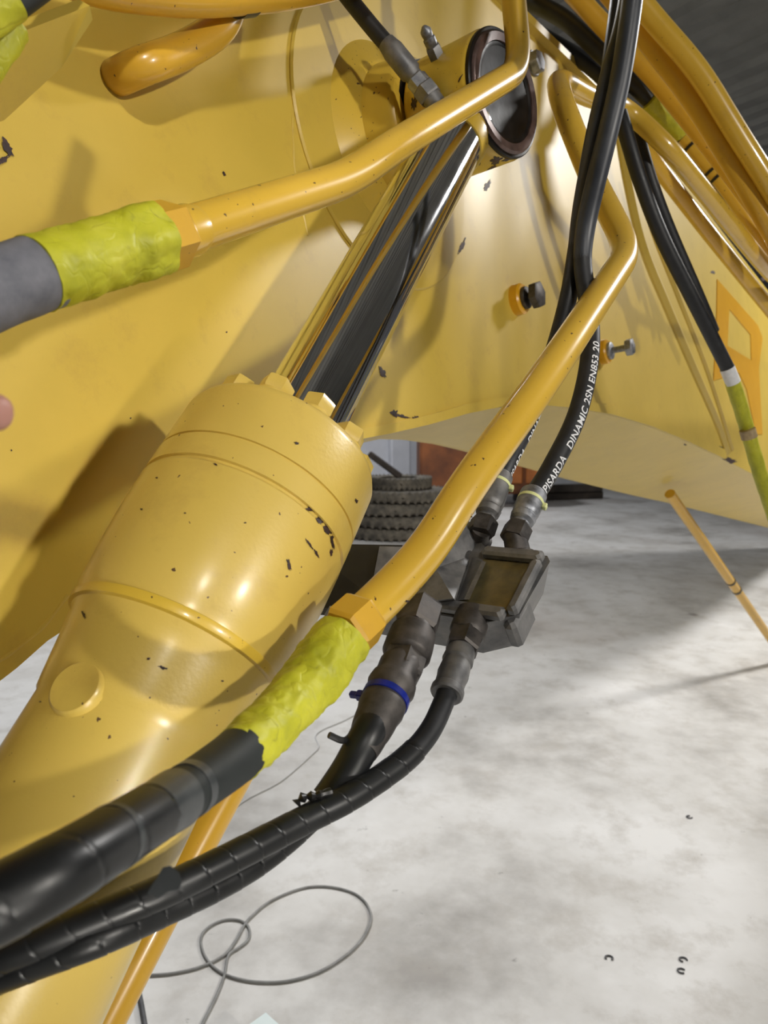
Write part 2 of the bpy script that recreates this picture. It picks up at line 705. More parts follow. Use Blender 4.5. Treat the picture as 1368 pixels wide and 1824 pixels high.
# doubler disc and boss around the pin
E = PL(903, 165, .225) - NB * .062
NE = (NB + (CAM - E).normalized() * .16).normalized()
pin0 = E + NB * (-(E - PL(905, 165, 0)).dot(NB))
mk('doubler_plate', lathe(pin0 - NB * .004, NB, [(0, .25), (.006, .25), (.009, .247), (.009, .1)], 72), 'plate_paint', boom)
mk('pin_boss', lathe(pin0, NB, [(0, .17), (.02, .14), (.03, .118), (.075, .112), (.083, .105), (.083, .05)], 64), 'eye_paint', boom)
# weld gusset arms beside the boss, bright lumps of paint
for (x0, y0, x1, y1) in ((640, 232, 668, 176), (664, 250, 640, 205)):
    path = resample(spline([PL(x0, y0, .012), PL((x0 + x1) / 2 + 3, (y0 + y1) / 2, .02), PL(x1, y1, .016)], 6), .004)
    mk('weld_bead', sweep(path, .011, 12, lambda s, th, r: r * (1 + .12 * math.sin(s * 400 + th))), 'pipe_paint', boom)


# threaded studs on the plate
def stud(px, py, ln, head, mat):
    p = PL(px, py)
    root = mk('stud_boss', lathe(p, NB, [(0, .034), (.018, .034), (.022, .03), (.022, .012)], 28), 'letter_paint', boom)
    mk('stud_washer', lathe(p + NB * .022, NB, [(0, .024), (.003, .025), (.008, .024), (.01, .02), (.01, .008)], 24), mat, root)
    mk('stud_shank', lathe(p + NB * .03, NB, [(0, .009), (ln, .009)], 16), mat, root)
    mk('stud_head', hexprism(p + NB * (.03 + ln), NB, .02, head, .15, .3), mat, root)


stud(918, 535, .012, .03, 'dark_steel')
stud(1071, 628, .04, .024, 'zinc')
# hexagon bolt beside the eye
p = PL(950, 112, .03)
fbm = mk('flange_bolt', lathe(PL(948, 114), NB, [(0, .03), (.006, .03), (.008, .028), (.008, .012)], 24), 'zinc', boom)
mk('bolt_head', hexprism(PL(948, 114, .009), NB, .024, .026, .15, .2), 'zinc', fbm, sharp=25)

# painted letter on the far part of the plate
letter = [[(480, 600), (545, 760), (535, 960), (520, 1130), (460, 1150), (475, 900)],
          [(480, 600), (700, 850), (725, 920), (660, 900), (545, 760)],
          [(660, 900), (725, 920), (705, 1085), (665, 1040)],
          [(535, 960), (665, 1040), (705, 1085), (600, 1110), (530, 1060)],
          [(600, 1110), (705, 1085), (725, 1440), (690, 1440), (640, 1200)]]
lv = join(*[slab([PL(1120 + x / 3.04, 300 + y / 3.04, .0035) for x, y in poly], NB, .003) for poly in letter])
mk('painted_letter', lv, 'letter_paint', boom, sharp=20)

# paint chips on the plate
for k, (x, y, lx, ly, an) in enumerate(((800, 462, 44, 6, -52), (775, 487, 18, 7, -8), (822, 440, 22, 4, -65), (681, 664, 15, 6, 60), (702, 737, 9, 9, 30), (716, 742, 16, 4, 15),
                                        (742, 747, 10, 6, 20), (622, 40, 12, 7, 30), (634, 44, 6, 5, 0), (399, 310, 6, 3, 60), (576, 233, 7, 2, 30), (868, 330, 14, 5, -60),
                                        (672, 196, 7, 6, 0), (676, 170, 5, 4, 40), (686, 225, 4, 16, 10), (1284, 800, 9, 6, 30), (1300, 820, 14, 6, 10), (1360, 497, 6, 4, 0), (1270, 485, 5, 4, 20),
                                        (662, 98, 9, 5, 40), (667, 232, 12, 3, 5), (12, 262, 22, 9, 60), (5, 285, 16, 7, -40), (403, 592, 2, 2, 0), (20, 802, 2, 2, 0), (1272, 667, 3, 3, 0),
                                        (232, 745, 2, 2, 0), (560, 800, 7, 2, 30), (1078, 721, 6, 2, 10), (1145, 748, 5, 2, 20), (1220, 792, 4, 2, 20))):
    chip(boom, plate_surf, x, y, lx, ly, an, 40 + k)

# ------------------------------------------------------------------ hydraulic cylinder
AX = D(.329, -.779, .533).normalized()
A0 = P(525, 765, .8)
cyl = thing('hydraulic_cylinder', 'large yellow hydraulic cylinder with a chrome rod and bolted gland head', 'hydraulic cylinder', A0)


def smooth_prof(pts):
    return pts


BARREL = [(-1.25, .0815), (-.350, .0815), (-.347, .0835), (-.338, .085), (-.293, .0915), (-.280, .0935), (-.272, .0975), (-.266, .0985), (-.260, .0988), (-.255, .1005), (-.22, .104), (-.18, .1065), (-.139, .1072), (-.136, .1045)]
mk('barrel', lathe(A0, AX, BARREL, 128), 'barrel_paint', cyl, sharp=35)
HEAD = [(-.137, .07), (-.137, .1045), (-.1335, .1045), (-.1325, .107), (-.108, .107), (-.1072, .1050), (-.1050, .1048), (-.1045, .1066), (-.047, .1060), (-.038, .1025), (-.034, .097), (-.033, .055), (-.037, .05)]
mk('gland_head', lathe(A0, AX, HEAD, 128), 'barrel_paint', cyl, sharp=35)
FT0 = A0 + AX * -1.33
mk('foot_eye', lathe(FT0 - NB * .07, NB, [(0, .045), (0, .098), (.006, .103), (.134, .103), (.14, .098), (.14, .045)], 64), 'eye_paint', cyl, sharp=35)
mk('weld_ring', lathe(A0, AX, [(-.2755, .0955), (-.274, .0990), (-.270, .1), (-.266, .0995), (-.264, .0965)], 96), 'eye_paint', cyl)
bolt = unit_mesh('gland_bolt', join(lathe(V((0, 0, 0)), WZ, [(0, .0178), (.0035, .0178), (.0045, .0165)], 24), hexprism(V((0, 0, .0045)), WZ, .018, .0172, .10)), 'barrel_paint')
_, bu, bv = perp(AX)
for k in range(11):
    th = 2 * math.pi * (k + .30) / 11
    put('gland_bolt', bolt, cyl, axis_matrix(A0 + AX * -.033 + (bu * math.cos(th) + bv * math.sin(th)) * .0785, AX, k * .7))
mk('piston_rod', lathe(A0, AX, [(-.06, .049), (.61, .049)], 96), 'chrome', cyl)
mk('wiper_seal', lathe(A0, AX, [(-.036, .0495), (-.030, .053), (-.033, .0545)], 64), 'rubber', cyl)
mk('rod_collar', lathe(A0, AX, [(.592, .0505), (.597, .0520), (.62, .0535), (.645, .0545)], 64), 'eye_paint', cyl)
EYE = [(-.066, .07), (-.066, .09), (-.062, .094), (-.055, .096), (.048, .096), (.055, .0945), (.058, .092), (.058, .07)]
mk('rod_eye', lathe(E, NE, EYE, 96), 'eye_paint', cyl, sharp=35)
mk('eye_seal', lathe(E + NE * .0585, NE, [(-.002, .0945), (.003, .0945), (.005, .0925), (.005, .065)], 80), 'grease', cyl)
mk('eye_ring', lathe(E + NE * .060, NE, [(0, .0895), (.005, .0885), (.008, .085), (.0065, .0735), (0, .0725)], 80), 'grease_ring', cyl)
pin = mk('pin', lathe(E, NE, [(-.11, .058), (.05, .058), (.05, .0725), (.0645, .0725), (.0635, .067), (.057, .058), (.054, .05), (.056, .03), (.055, .001)], 64), 'grease', cyl)
# inner shim ring between eye and boss
mk('shim_ring', lathe(E - NE * .0665, NE, [(-.012, .07), (-.012, .097), (-.004, .098), (-.004, .07)], 64), 'grease', cyl)
# grease nipple on the eye
g0 = P(779, 103, 1.13)
g1 = P(757, 52, 1.10)
ga = (g1 - g0).normalized()
gn = mk('grease_nipple', hexprism(g0 - ga * .012, ga, .030, .0125, .12), 'cast_grey', cyl)
mk('nipple_tip', lathe(g0 + ga * .018, ga, [(0, .008), (.004, .0095), (.012, .0095), (.014, .0075), (.018, .0085), (.024, .0085), (.03, .0035), (.031, .001)], 20), 'zinc', gn)


# ray to lathe surfaces of the cylinder, for marks lying on them
def prof_r(prof, s):
    best = None
    for (s0, r0), (s1, r1) in zip(prof, prof[1:]):
        if s0 <= s <= s1 and s1 > s0:
            r = r0 + (r1 - r0) * (s - s0) / (s1 - s0)
            best = r if best is None else max(best, r)
    return best


def lathe_surf(profs, o0, ax):
    def f(px, py):
        d = ray(px, py)
        t = .3
        while t < 2.5:
            p = CAM + d * t
            s = (p - o0).dot(ax)
            rad = (p - o0 - ax * s)
            for pr in profs:
                r = prof_r(pr, s)
                if r is not None and rad.length < r:
                    n = rad.normalized()
                    return o0 + ax * s + n * r, n
            t += .0006
        # off the silhouette: nearest point on the rim
        t = (o0 - CAM).length
        p = CAM + d * t
        s = (p - o0).dot(ax)
        n = (p - o0 - ax * s).normalized()
        return o0 + ax * s + n * .1, n
    return f


barrel_surf = lathe_surf([BARREL, HEAD[2:-2]], A0, AX)
eye_surf = lathe_surf([EYE[1:-1]], E, NE)
for k, (x, y, lx, ly, an) in enumerate(((551, 909, 13, 3.5, 38), (567, 927, 11, 4, 50), (580, 943, 14, 4, 62), (590, 965, 16, 3, 75), (589, 985, 9, 3, 95), (549, 968, 16, 2.5, 52), (562, 985, 12, 2.5, 60),
                                        (514, 1006, 14, 4, 75), (290, 1190, 10, 4, 15), (265, 1174, 4, 3, 0), (528, 790, 5, 3, 10), (384, 828, 5, 2, 20), (280, 852, 3, 2, 0), (330, 915, 3, 2, 0),
                                        (395, 1213, 3, 2, 0), (436, 932, 3, 1.5, 0), (150, 1095, 3, 10, -20), (634, 892, 5, 3, 60), (73, 1251, 3, 2, 0), (253, 908, 3, 2, 0))):
    chip(cyl, barrel_surf, x, y, lx, ly, an, 90 + k)
for k, (x, y, lx, ly, an) in enumerate(((848, 262, 14, 4, 60), (838, 285, 16, 5, 65), (852, 280, 18, 3, 80), (884, 285, 13, 8, -25), (905, 283, 14, 3, -20), (820, 140, 10, 2, -60), (738, 185, 6, 14, 5), (742, 172, 4, 9, 20), (875, 300, 12, 4, -35))):
    chip(cyl, eye_surf, x, y, lx, ly, an, 140 + k)
# round port plug and welded band on the barrel
pp, pn = barrel_surf(137, 1226)
mk('port_plug', lathe(pp - pn * .004, pn, [(0, .0225), (.0055, .0215), (.0075, .0195), (.008, .0001)], 40), 'barrel_paint', cyl)


# ------------------------------------------------------------------ fittings helper
def hexnut_on(name, parent, pos, axis, ln, rad, mat, rot=0.0):
    return mk(name, hexprism(pos, axis, ln, rad, .1, rot), mat, parent, sharp=25)


def hose(name, label, path, r, mat, group=None, seg=20, step=.006):
    t = thing(name, label, 'hose', min(path, key=lambda p: p.z), group)
    core = mk('hose_tube', sweep(resample(path, step), r, seg), mat, t)
    return t, core


def crumple(seed, amp, f1=70, f2=170):
    off = V((seed * 3.1, seed * 1.7, seed * 5.3))

    def fn(s, th, r):
        q = V((math.cos(th) * r, math.sin(th) * r, s))
        a = noise.noise(q * f1 + off)
        b = 1 - abs(noise.noise(q * f2 * .5 + off)) * 2
        c = noise.noise(q * f2 + off)
        return r * (1 + amp * (.6 * a + .45 * max(0, b - .55) + .3 * c))
    return fn


# ------------------------------------------------------------------ upper pipe and its hose
UO = .25
up_path = fillet([PL(283, 425, UO), PL(330, 412, UO), PL(622, 318, UO), PL(700, 262, UO), PL(927, 124, UO + .012), PL(911, -40, UO + .012), PL(890, -260, UO)], [0, 0, .05, .05, .05, .05, 0])
t = thing('hydraulic_pipe', 'glossy yellow steel pipe crossing in front of the chrome rod eye', 'pipe', up_path[0])
mk('pipe_tube', sweep(resample(up_path, .008), .0183, 32), 'pipe_paint', t)
ax = (up_path[1] - up_path[0]).normalized()
hexnut_on('pipe_nut', t, PL(268, 428, UO), ax, .030, .0262, 'deep_paint', .35)
mk('pipe_collar', lathe(PL(318, 416, UO), ax, [(-.01, .0205), (.012, .0205), (.02, .0185)], 32), 'pipe_paint', t)


def sweep_surf(path, r):
    q = resample(path, .003)

    def f(px, py):
        d = ray(px, py).normalized()
        best = None
        for p in q:
            tt = (p - CAM).dot(d)
            dist = (CAM + d * tt - p).length
            if best is None or dist < best[0]:
                best = (dist, p, tt)
        dist, p, tt = best
        h = CAM + d * (tt - math.sqrt(max(0, r * r - dist * dist)))
        n = (h - p).normalized()
        return p + n * r, n
    return f


ps = sweep_surf(up_path, .0183)
for k, (x, y, lx, ly, an, m) in enumerate(((634, 296, 9, 6, -20, 'bare_chip'), (652, 300, 9, 18, 20, 'scuff_metal'), (640, 325, 16, 7, -30, 'scuff_metal'), (628, 341, 13, 4, -30, 'scuff_metal'), (612, 302, 4, 3, 0, 'bare_chip'), (620, 318, 3, 2, 0, 'scuff_metal'), (853, 148, 4, 1.5, 20, 'bare_chip'))):
    chip(t, ps, x, y, lx, ly, an, 170 + k, m)

hp = spline([PL(288, 423, UO), PL(170, 457, UO), PL(50, 494, UO), PL(-40, 526, UO), PL(-140, 575, UO), PL(-260, 645, UO), PL(-260, 645, UO) - BD * .12 + D(0, .04, 0), PL(-260, 645, UO) - BD * .27 + D(0.01, .10, 0), PL(-140, 575, UO) - BD * .6 + D(.05, .22, 0), PL(-140, 575, UO) - BD * .8 + D(.1, .5, 0)], 10)
UL = sum((hp[i + 1] - hp[i]).length for i in range(len(hp) - 1))
U0_ = sum((hp[i + 1] - hp[i]).length for i in range(40))
UK = U0_ / UL
t, _ = hose('hydraulic_hose', 'grey hose end wrapped in neon yellow masking tape at the left edge', sub(hp, .45 * UK, 1), .0236, 'grey_hose')
tp = sub(hp, .045 * UK, .60 * UK)
L = sum((tp[i + 1] - tp[i]).length for i in range(len(tp) - 1))
cr = crumple(1, .10)


def ftape(s, th, r):
    x = s / L
    base = r * (1.0 + (.09 if x < .26 else .09 * max(0, 1 - (x - .26) / .06)))
    hexa = 1 + (.045 * math.cos(6 * th) if x < .28 else 0)
    return cr(s, th, base) * hexa


mk('tape_wrap', sweep(resample(tp, .0025), .0248, 64, ftape), 'neon_tape', t, sharp=60)
mk('hose_sleeve', sweep(sub(hp, .56 * UK, 1), .0245, 36, lambda s, th, r: r * (1 + .02 * noise.noise(V((math.cos(th), math.sin(th), s * 60))))), 'grey_hose', t)

# ------------------------------------------------------------------ lower pipe and its hose
low = fillet([PL(1500, 615, .42), PL(1368, 482, .42), PL(1190, 262, .33), PL(1115, 192, .26), PL(1040, 168, .245), PL(992, 138, .235), PL(1000, 182, .27), PL(1052, 312, .31), PL(1121, 447, .385), PL(974, 670, .375),
              PL(831, 867, .345), PL(760, 982, .325), PL(681, 1066, .31), PL(618, 1124, .305)], [0, .1, .1, .06, .05, .05, .05, .05, .055, .08, .08, .08, .08, 0])
t = thing('hydraulic_pipe', 'long yellow steel pipe bent at right, running down past the grey valve block', 'pipe', low[-1])
mk('pipe_tube', sweep(resample(low, .008), .0195, 32), 'pipe_paint', t)
ax = (low[-2] - low[-1]).normalized()
hexnut_on('pipe_nut', t, P(612, 1131, .622), ax, .030, .0255, 'deep_paint', .1)
ps = sweep_surf(low, .0195)
for k, (x, y, lx, ly, an) in enumerate(((820, 862, 10, 1.2, -15), (833, 876, 9, 1.2, 55), (795, 905, 3, 1.5, 0), (724, 1070, 5, 3, 0), (962, 692, 2, 2, 0), (840, 920, 3, 1.5, 0), (1060, 560, 3, 1, 0), (700, 1005, 3, 1.5, 30))):
    chip(t, ps, x, y, lx, ly, an, 190 + k)

hp = spline([P(620, 1125, .622), P(540, 1228, .575), P(440, 1330, .50), P(350, 1398, .435), P(235, 1472, .365), P(110, 1548, .317), P(0, 1608, .298), P(-110, 1660, .286)], 10)
HPL = sum((hp[i + 1] - hp[i]).length for i in range(len(hp) - 1))
hp_tail = spline([hp[-2], hp[-1], hp[-1] - BD * .18 + D(0, .06, 0), hp[-1] - BD * .45 + D(.02, .25, 0), hp[-1] - BD * .6 + D(.05, .6, 0)], 8)[8:]


def taper(scale, a, extra=None):
    """radius of the lower hose a fraction a along, easing from fat to slim"""
    def fn(s, th, r):
        x = a + s / HPL
        base = (.0197 - .0055 * min(1, max(0, (x - .3) / .4))) * scale
        return base if extra is None else extra(s, th, base)
    return fn


t = thing('hydraulic_hose', 'thick black hose with crumpled neon yellow tape below the yellow barrel', 'hose', hp[-1])
mk('hose_tube', sweep(sub(hp, .33, 1), .0195, 24, taper(.95, .33)), 'sleeve_black', t)
tp = sub(hp, .03, .43)
L2 = sum((tp[i + 1] - tp[i]).length for i in range(len(tp) - 1))
cr2 = crumple(5, .14)


def ftape2(s, th, r):
    x = s / L2
    base = (.0245 if x < .28 else .0245 - .0018 * min(1, (x - .28) / .1)) - .0050 * max(0, x - .35) / .65
    return cr2(s, th, base)


mk('tape_wrap', sweep(resample(tp, .0025), .0222, 72, ftape2), 'neon_tape', t, sharp=60)
mk('protective_sleeve', sweep(sub(hp, .42, .69), .0203, 40, taper(1.0, .42)), 'sleeve_black', t)


def helix_wrap(path, r, th_, pitch, gap, seg=32, step=None, ends=1.0):
    tot = sum((path[i + 1] - path[i]).length for i in range(len(path) - 1))

    def fn(s, th, rr):
        x = (s / pitch - th / (2 * math.pi)) % 1.0
        return r * (1 + (ends - 1) * s / tot) + (th_ * (1 - .25 * x) if x > gap else th_ * .3)
    return sweep(resample(path, step or pitch / 26), r, seg, fn)


mk('spiral_wrap', helix_wrap(sub(hp, .70, 1), .0145, .0013, .032, .035, 40), 'wrap_plastic', t, sharp=35)
mk('hose_tube', sweep(resample(hp_tail, .01), .0158, 24), 'wrap_plastic', t)
# torn black tape bands
for a, b, sc_, sd in ((.63, .71, 1.10, 3), (.58, .60, 1.03, 8), (.785, .80, 1.13, 6)):
    seg_ = resample(sub(hp, a, b), .003)
    mk('tape_band', sweep(seg_, .02, 48, taper(sc_, a, lambda s, th, r, sd=sd: r * (1 + .015 * noise.noise(V((math.cos(th) * 2 + sd, math.sin(th) * 2, s * 90)))))), 'tape_black', t, sharp=50)
# torn flap of tape standing off the hose
fl = [(262, 1592), (290, 1545), (303, 1542), (318, 1553), (324, 1572), (318, 1585), (300, 1588), (282, 1600)]
pts = [P(x, y, .385 - .00015 * (y - 1540)) for x, y in fl]
nn = (pts[2] - pts[0]).cross(pts[5] - pts[0]).normalized()
if nn.dot(FW) > 0:
    nn = -nn
mk('tape_flap', slab(pts, nn, .0006), 'tape_black', t, sharp=0)

# ------------------------------------------------------------------ manifold block
RP0, LP0 = P(917, 955, .835), P(858, 945, .86)
BA = D(.47, -.64, .60).normalized()
BB = D(.80, .05, -.57)
BB = (BB - BA * BB.dot(BA)).normalized()
BC = BA.cross(BB).normalized()
if BC.dot(FW) > 0:
    BC = -BC
BO = P(850, 1030, .80)


def BF(b, a, c):
    return BO + BB * b + BA * a + BC * c


blk = thing('valve_block', 'dark grey cast steel valve block behind the yellow pipe with hoses screwed in', 'valve block', BO - DN * -.05)
# body: outline in the (b, a) plane, extruded backwards
outl = [(-.125, -.052), (.032, -.052), (.062, -.035), (.066, .044), (.060, .052), (-.012, .052), (-.032, .07), (-.05, .098), (-.075, .098), (-.125, .04)]
vb, fb = slab([BF(b, a, -.008) for b, a in outl], BC, .052)
nb_ = len(outl)
vb = [v if i < nb_ else v - BB * (.020 if outl[i - nb_][0] > 0 else .004) for i, v in enumerate(vb)]
mk('block_body', (vb, fb), 'cast_grey', blk, sharp=25)
# raised rim lips round the sunk pad
mk('block_rim', join(boxf(BO, (BB, BA, BC), (-.012, .036, -.008), (.060, .050, .004), .003)), 'cast_grey', blk, sharp=25)
mk('block_rim', join(boxf(BO, (BB, BA, BC), (.050, -.040, -.008), (.062, .036, .004), .003)), 'cast_grey', blk, sharp=25)
mk('block_rim', join(boxf(BO, (BB, BA, BC), (-.03, -.050, -.008), (.050, -.036, .004), .003)), 'cast_grey', blk, sharp=25)
mk('sunk_pad', boxf(BO, (BB, BA, BC), (-.010, -.0355, -.008), (.0495, .0355, -.005), .001), 'cast_pad', blk, sharp=25)
# left lobe: raised wedge whose right side slants down into a V trough


def BPX(px, py, c):
    r = ray(px, py)
    return CAM + r * (((BO - CAM).dot(BC) + c) / r.dot(BC))


tq = [(829, 930), (776, 1012), (808, 1066), (717, 1076), (695, 1068), (740, 985), (795, 922)]
bq = [(850, 972), (838, 990), (812, 1072), (715, 1088), (690, 1076), (736, 978), (795, 914)]
vs = [BPX(x, y, -.010) for x, y in bq] + [BPX(x, y, .018) for x, y in tq]
fs = [tuple(range(7, 14)), tuple(range(7))[::-1]] + [(k, (k + 1) % 7, 7 + (k + 1) % 7, 7 + k) for k in range(7)]
mk('block_wedge', (vs, fs), 'cast_grey', blk, sharp=20)
tq = [(858, 1000), (866, 1001), (836, 1068), (826, 1068)]
bq = [(840, 992), (866, 1001), (836, 1068), (813, 1070)]
vs = [BPX(x, y, -.009) for x, y in bq] + [BPX(x, y, .004) for x, y in tq]
fs = [(4, 5, 6, 7), (3, 2, 1, 0)] + [(k, (k + 1) % 4, 4 + (k + 1) % 4, 4 + k) for k in range(4)]
mk('groove_bar', (vs, fs), 'cast_grey', blk, sharp=20)
# lower step at right
mk('block_step', boxf(BO, (BB, BA, BC), (.046, -.050, -.046), (.061, -.006, -.012), .004), 'cast_grey', blk, sharp=25)
for q0_, q1_, rr_ in ((BF(.030, .040, -.028), RP0, .0175), (BF(-.046, .075, -.03), LP0, .0165)):
    a_ = (q1_ - q0_).normalized()
    ln_ = (q1_ - q0_).length
    mk('port_adapter', lathe(q0_, a_, [(0, rr_), (ln_ * .55, rr_), (ln_ * .6, rr_ * .8), (ln_ + .004, rr_ * .75)], 32), 'dark_steel', blk, sharp=35)
# black bracket carrying the block
br = [P(540, 968, .90), P(727, 971, .88), P(690, 1086, .80), P(560, 1082, .83)]
nb = (br[1] - br[0]).cross(br[2] - br[0]).normalized()
if nb.dot(FW) > 0:
    nb = -nb
mk('mount_bracket', slab(br, nb, .012), 'bracket_black', blk, sharp=20)
mk('bracket_web', slab([P(676, 973, .872), P(770, 975, .862), P(750, 1075, .80), P(655, 1082, .80)], nb, .02), 'cast_grey', blk, sharp=20)
q = P(596, 1092, .80)
mk('bracket_bolt', hexprism(q, D(.1, .3, -.9), .015, .011, .15), 'zinc', blk, sharp=25)


def stack(parent, name, o, axis, prof, mat, seg=32):
    return mk(name, lathe(o, axis, prof, seg), mat, parent, sharp=35)


# lower fittings with their hoses -----------------------------------
def along(path, prof_list):
    pass


big = [P(748, 1092, .745), P(722, 1170, .70), P(693, 1234, .665), P(668, 1285, .64)]
ax = (big[1] - big[0]).normalized()
f1 = hexnut_on('port_adapter', blk, big[0] - ax * .01, ax, .034, .0235, 'dark_steel', .3)
mk('adapter_collar', lathe(big[0] + ax * .022, ax, [(0, .019), (.006, .0205), (.012, .019)], 32), 'dark_steel', f1)
t, _ = hose('hydraulic_hose', 'black spiral wrapped hose with the blue cable tie under the valve block', spline(
    [big[3], P(650, 1318, .622), P(612, 1385, .612), P(560, 1450, .60), P(480, 1520, .568), P(400, 1570, .535), P(300, 1617, .50), P(180, 1670, .462), P(60, 1714, .452), P(-80, 1768, .445), P(-200, 1815, .435), P(-330, 1880, .42), P(-480, 1990, .40), P(-620, 2180, .39)], 10), .0098, 'rubber')
ax2 = (big[1] - big[0]).normalized()
q0 = big[0] + ax2 * .026
mk('swivel_nut', lathe(q0, ax2, [(0, .018), (.003, .0225), (.018, .0235), (.030, .0235), (.034, .021), (.036, .017)], 40), 'dark_steel', t, sharp=35)
hexnut_on('swivel_hex', t, q0 + ax2 * .033, ax2, .022, .0215, 'dark_steel', .1)
ax3 = (big[3] - big[1]).normalized()
q1 = big[1] + ax3 * .004
mk('hose_ferrule', lathe(q1, ax3, [(-.004, .016), (.002, .0185), (.010, .0205), (.024, .0195), (.028, .0215), (.036, .0225), (.044, .0195), (.048, .018), (.052, .0205), (.062, .021), (.070, .019), (.078, .0185), (.086, .0175), (.090, .0165), (.1, .0155), (.108, .014)], 40), 'dark_steel', t, sharp=35)
bt = mk('cable_tie', lathe(q1 + ax3 * .0455, ax3, [(0, .0205), (.0005, .0216), (.0065, .0216), (.007, .0205)], 40), 'tie_blue', t, sharp=35)
c0 = q1 + ax3 * .049
sd = (P(645, 1256, .66) - c0)
sd = (sd - ax3 * sd.dot(ax3)).normalized()
mk('tie_head', join(boxf(c0 + sd * .019, (sd, ax3, sd.cross(ax3)), (0, -.004, -.004), (.010, .004, .004), .001), boxf(c0 + sd * .03, (sd, ax3, sd.cross(ax3)), (-.002, -.0028, -.003), (.006, .0028, .003), .001)), 'tie_blue', bt, sharp=25)
hp2 = spline([big[3] - ax3 * .008, P(650, 1318, .622), P(612, 1385, .612), P(560, 1450, .60), P(480, 1520, .568), P(400, 1570, .535), P(300, 1617, .50), P(180, 1670, .462), P(60, 1714, .452), P(-80, 1768, .445), P(-200, 1815, .435), P(-330, 1880, .42), P(-480, 1990, .40), P(-620, 2180, .39)], 10)
HK2 = sum((hp2[i + 1] - hp2[i]).length for i in range(90)) / sum((hp2[i + 1] - hp2[i]).length for i in range(len(hp2) - 1))
mk('tape_boot', sweep(resample(sub(hp2, 0, .24 * HK2), .004), .015, 32, lambda s, th, r: r * (1.08 - 1.9 * min(.13, s)) * (1 + .03 * noise.noise(V((math.cos(th) * 1.5, math.sin(th) * 1.5, s * 40))))), 'wrap_plastic', t, sharp=50)
mk('spiral_wrap', helix_wrap(sub(hp2, .22 * HK2, 1), .0098, .0010, .021, .045), 'wrap_plastic', t, sharp=35)
# black tie tail by the boot
mk('tie_tail', sweep(resample(spline([P(640, 1290, .63), P(623, 1312, .62), P(610, 1319, .61), P(586, 1309, .605)], 6), .003), .0028, 8), 'tie_black', t)
mk('tie_tail', sweep(resample(spline([P(590, 1410, .578), P(560, 1418, .572), P(540, 1420, .57), P(528, 1432, .568)], 6), .003), .0032, 8, lambda s, th, r: r * (1 + .5 * math.sin(s * 900))), 'tie_black', t)

sm = [P(838, 1110, .765), P(815, 1178, .725), P(798, 1232, .695)]
ax = (sm[1] - sm[0]).normalized()
f2 = mk('port_adapter', lathe(sm[0] - ax * .012, ax, [(0, .0185), (.026, .0185), (.03, .0165)], 36), 'dark_steel', blk, sharp=35)
t, _ = hose('hydraulic_hose', 'thin black hose leaving the valve block nearest the open floor', spline(
    [sm[2], P(770, 1295, .665), P(735, 1340, .642), P(690, 1377, .62), P(620, 1422, .59), P(540, 1462, .563), P(420, 1524, .52), P(300, 1583, .485), P(160, 1642, .462), P(60, 1683, .45), P(-80, 1735, .44), P(-200, 1785, .43), P(-330, 1850, .415), P(-500, 1950, .39), P(-660, 2140, .37)], 10), .0100, 'rubber')
q0 = sm[0] + ax * .014
hexnut_on('swivel_hex', t, q0, ax, .024, .0182, 'dark_steel', .2)
q1 = q0 + ax * .024
mk('hose_ferrule', lathe(q1, ax, [(0, .0135), (.004, .0145), (.016, .0155), (.018, .0135), (.022, .0145), (.034, .0155), (.040, .0145), (.050, .0142), (.052, .016), (.057, .016), (.059, .0145)], 36), 'cast_grey', t, sharp=35)
hp3 = spline([sm[2], P(770, 1295, .665), P(735, 1340, .642), P(690, 1377, .62), P(620, 1422, .59), P(540, 1462, .563), P(420, 1524, .52), P(300, 1583, .485), P(160, 1642, .462), P(60, 1683, .45), P(-80, 1735, .44), P(-200, 1785, .43), P(-330, 1850, .415), P(-500, 1950, .39), P(-660, 2140, .37)], 10)
HK3 = sum((hp3[i + 1] - hp3[i]).length for i in range(100)) / sum((hp3[i + 1] - hp3[i]).length for i in range(len(hp3) - 1))
mk('spiral_wrap', helix_wrap(sub(hp3, .17 * HK3, 1), .0100, .0010, .021, .045), 'wrap_plastic', t, sharp=35)

# upper hoses ---------------------------------------------------------
RP = [P(917, 955, .835), P(931, 925, .852), P(945, 893, .87), P(985, 828, .90), P(1028, 738, .93), P(1050, 640, .96), P(1050, 560, .985), P(1038, 470, 1.0), P(1044, 400, 1.0), P(1062, 320, .985), P(1082, 240, .97), P(1103, 150, .96), P(1118, 60, .95), P(1130, -40, .94), P(1140, -200, .92)]
LP = [P(858, 945, .86), P(872, 905, .875), P(886, 862, .90), P(908, 815, .93), P(945, 740, .965), P(985, 630, 1.0), P(1012, 530, 1.02), P(1026, 450, 1.02), P(1034, 390, 1.02), P(1046, 320, 1.01), P(1062, 235, .995), P(1085, 140, .985), P(1112, 40, .975), P(1128, -60, .97), P(1145, -200, .96)]
tR, _ = hose('hydraulic_hose', 'black hose with white printed lettering rising from the valve block', spline(RP[2:], 10), .0122, 'rubber')
tL, _ = hose('hydraulic_hose', 'black hose rising from the valve block, passing behind the yellow pipe', spline(LP[2:], 10), .0122, 'rubber')
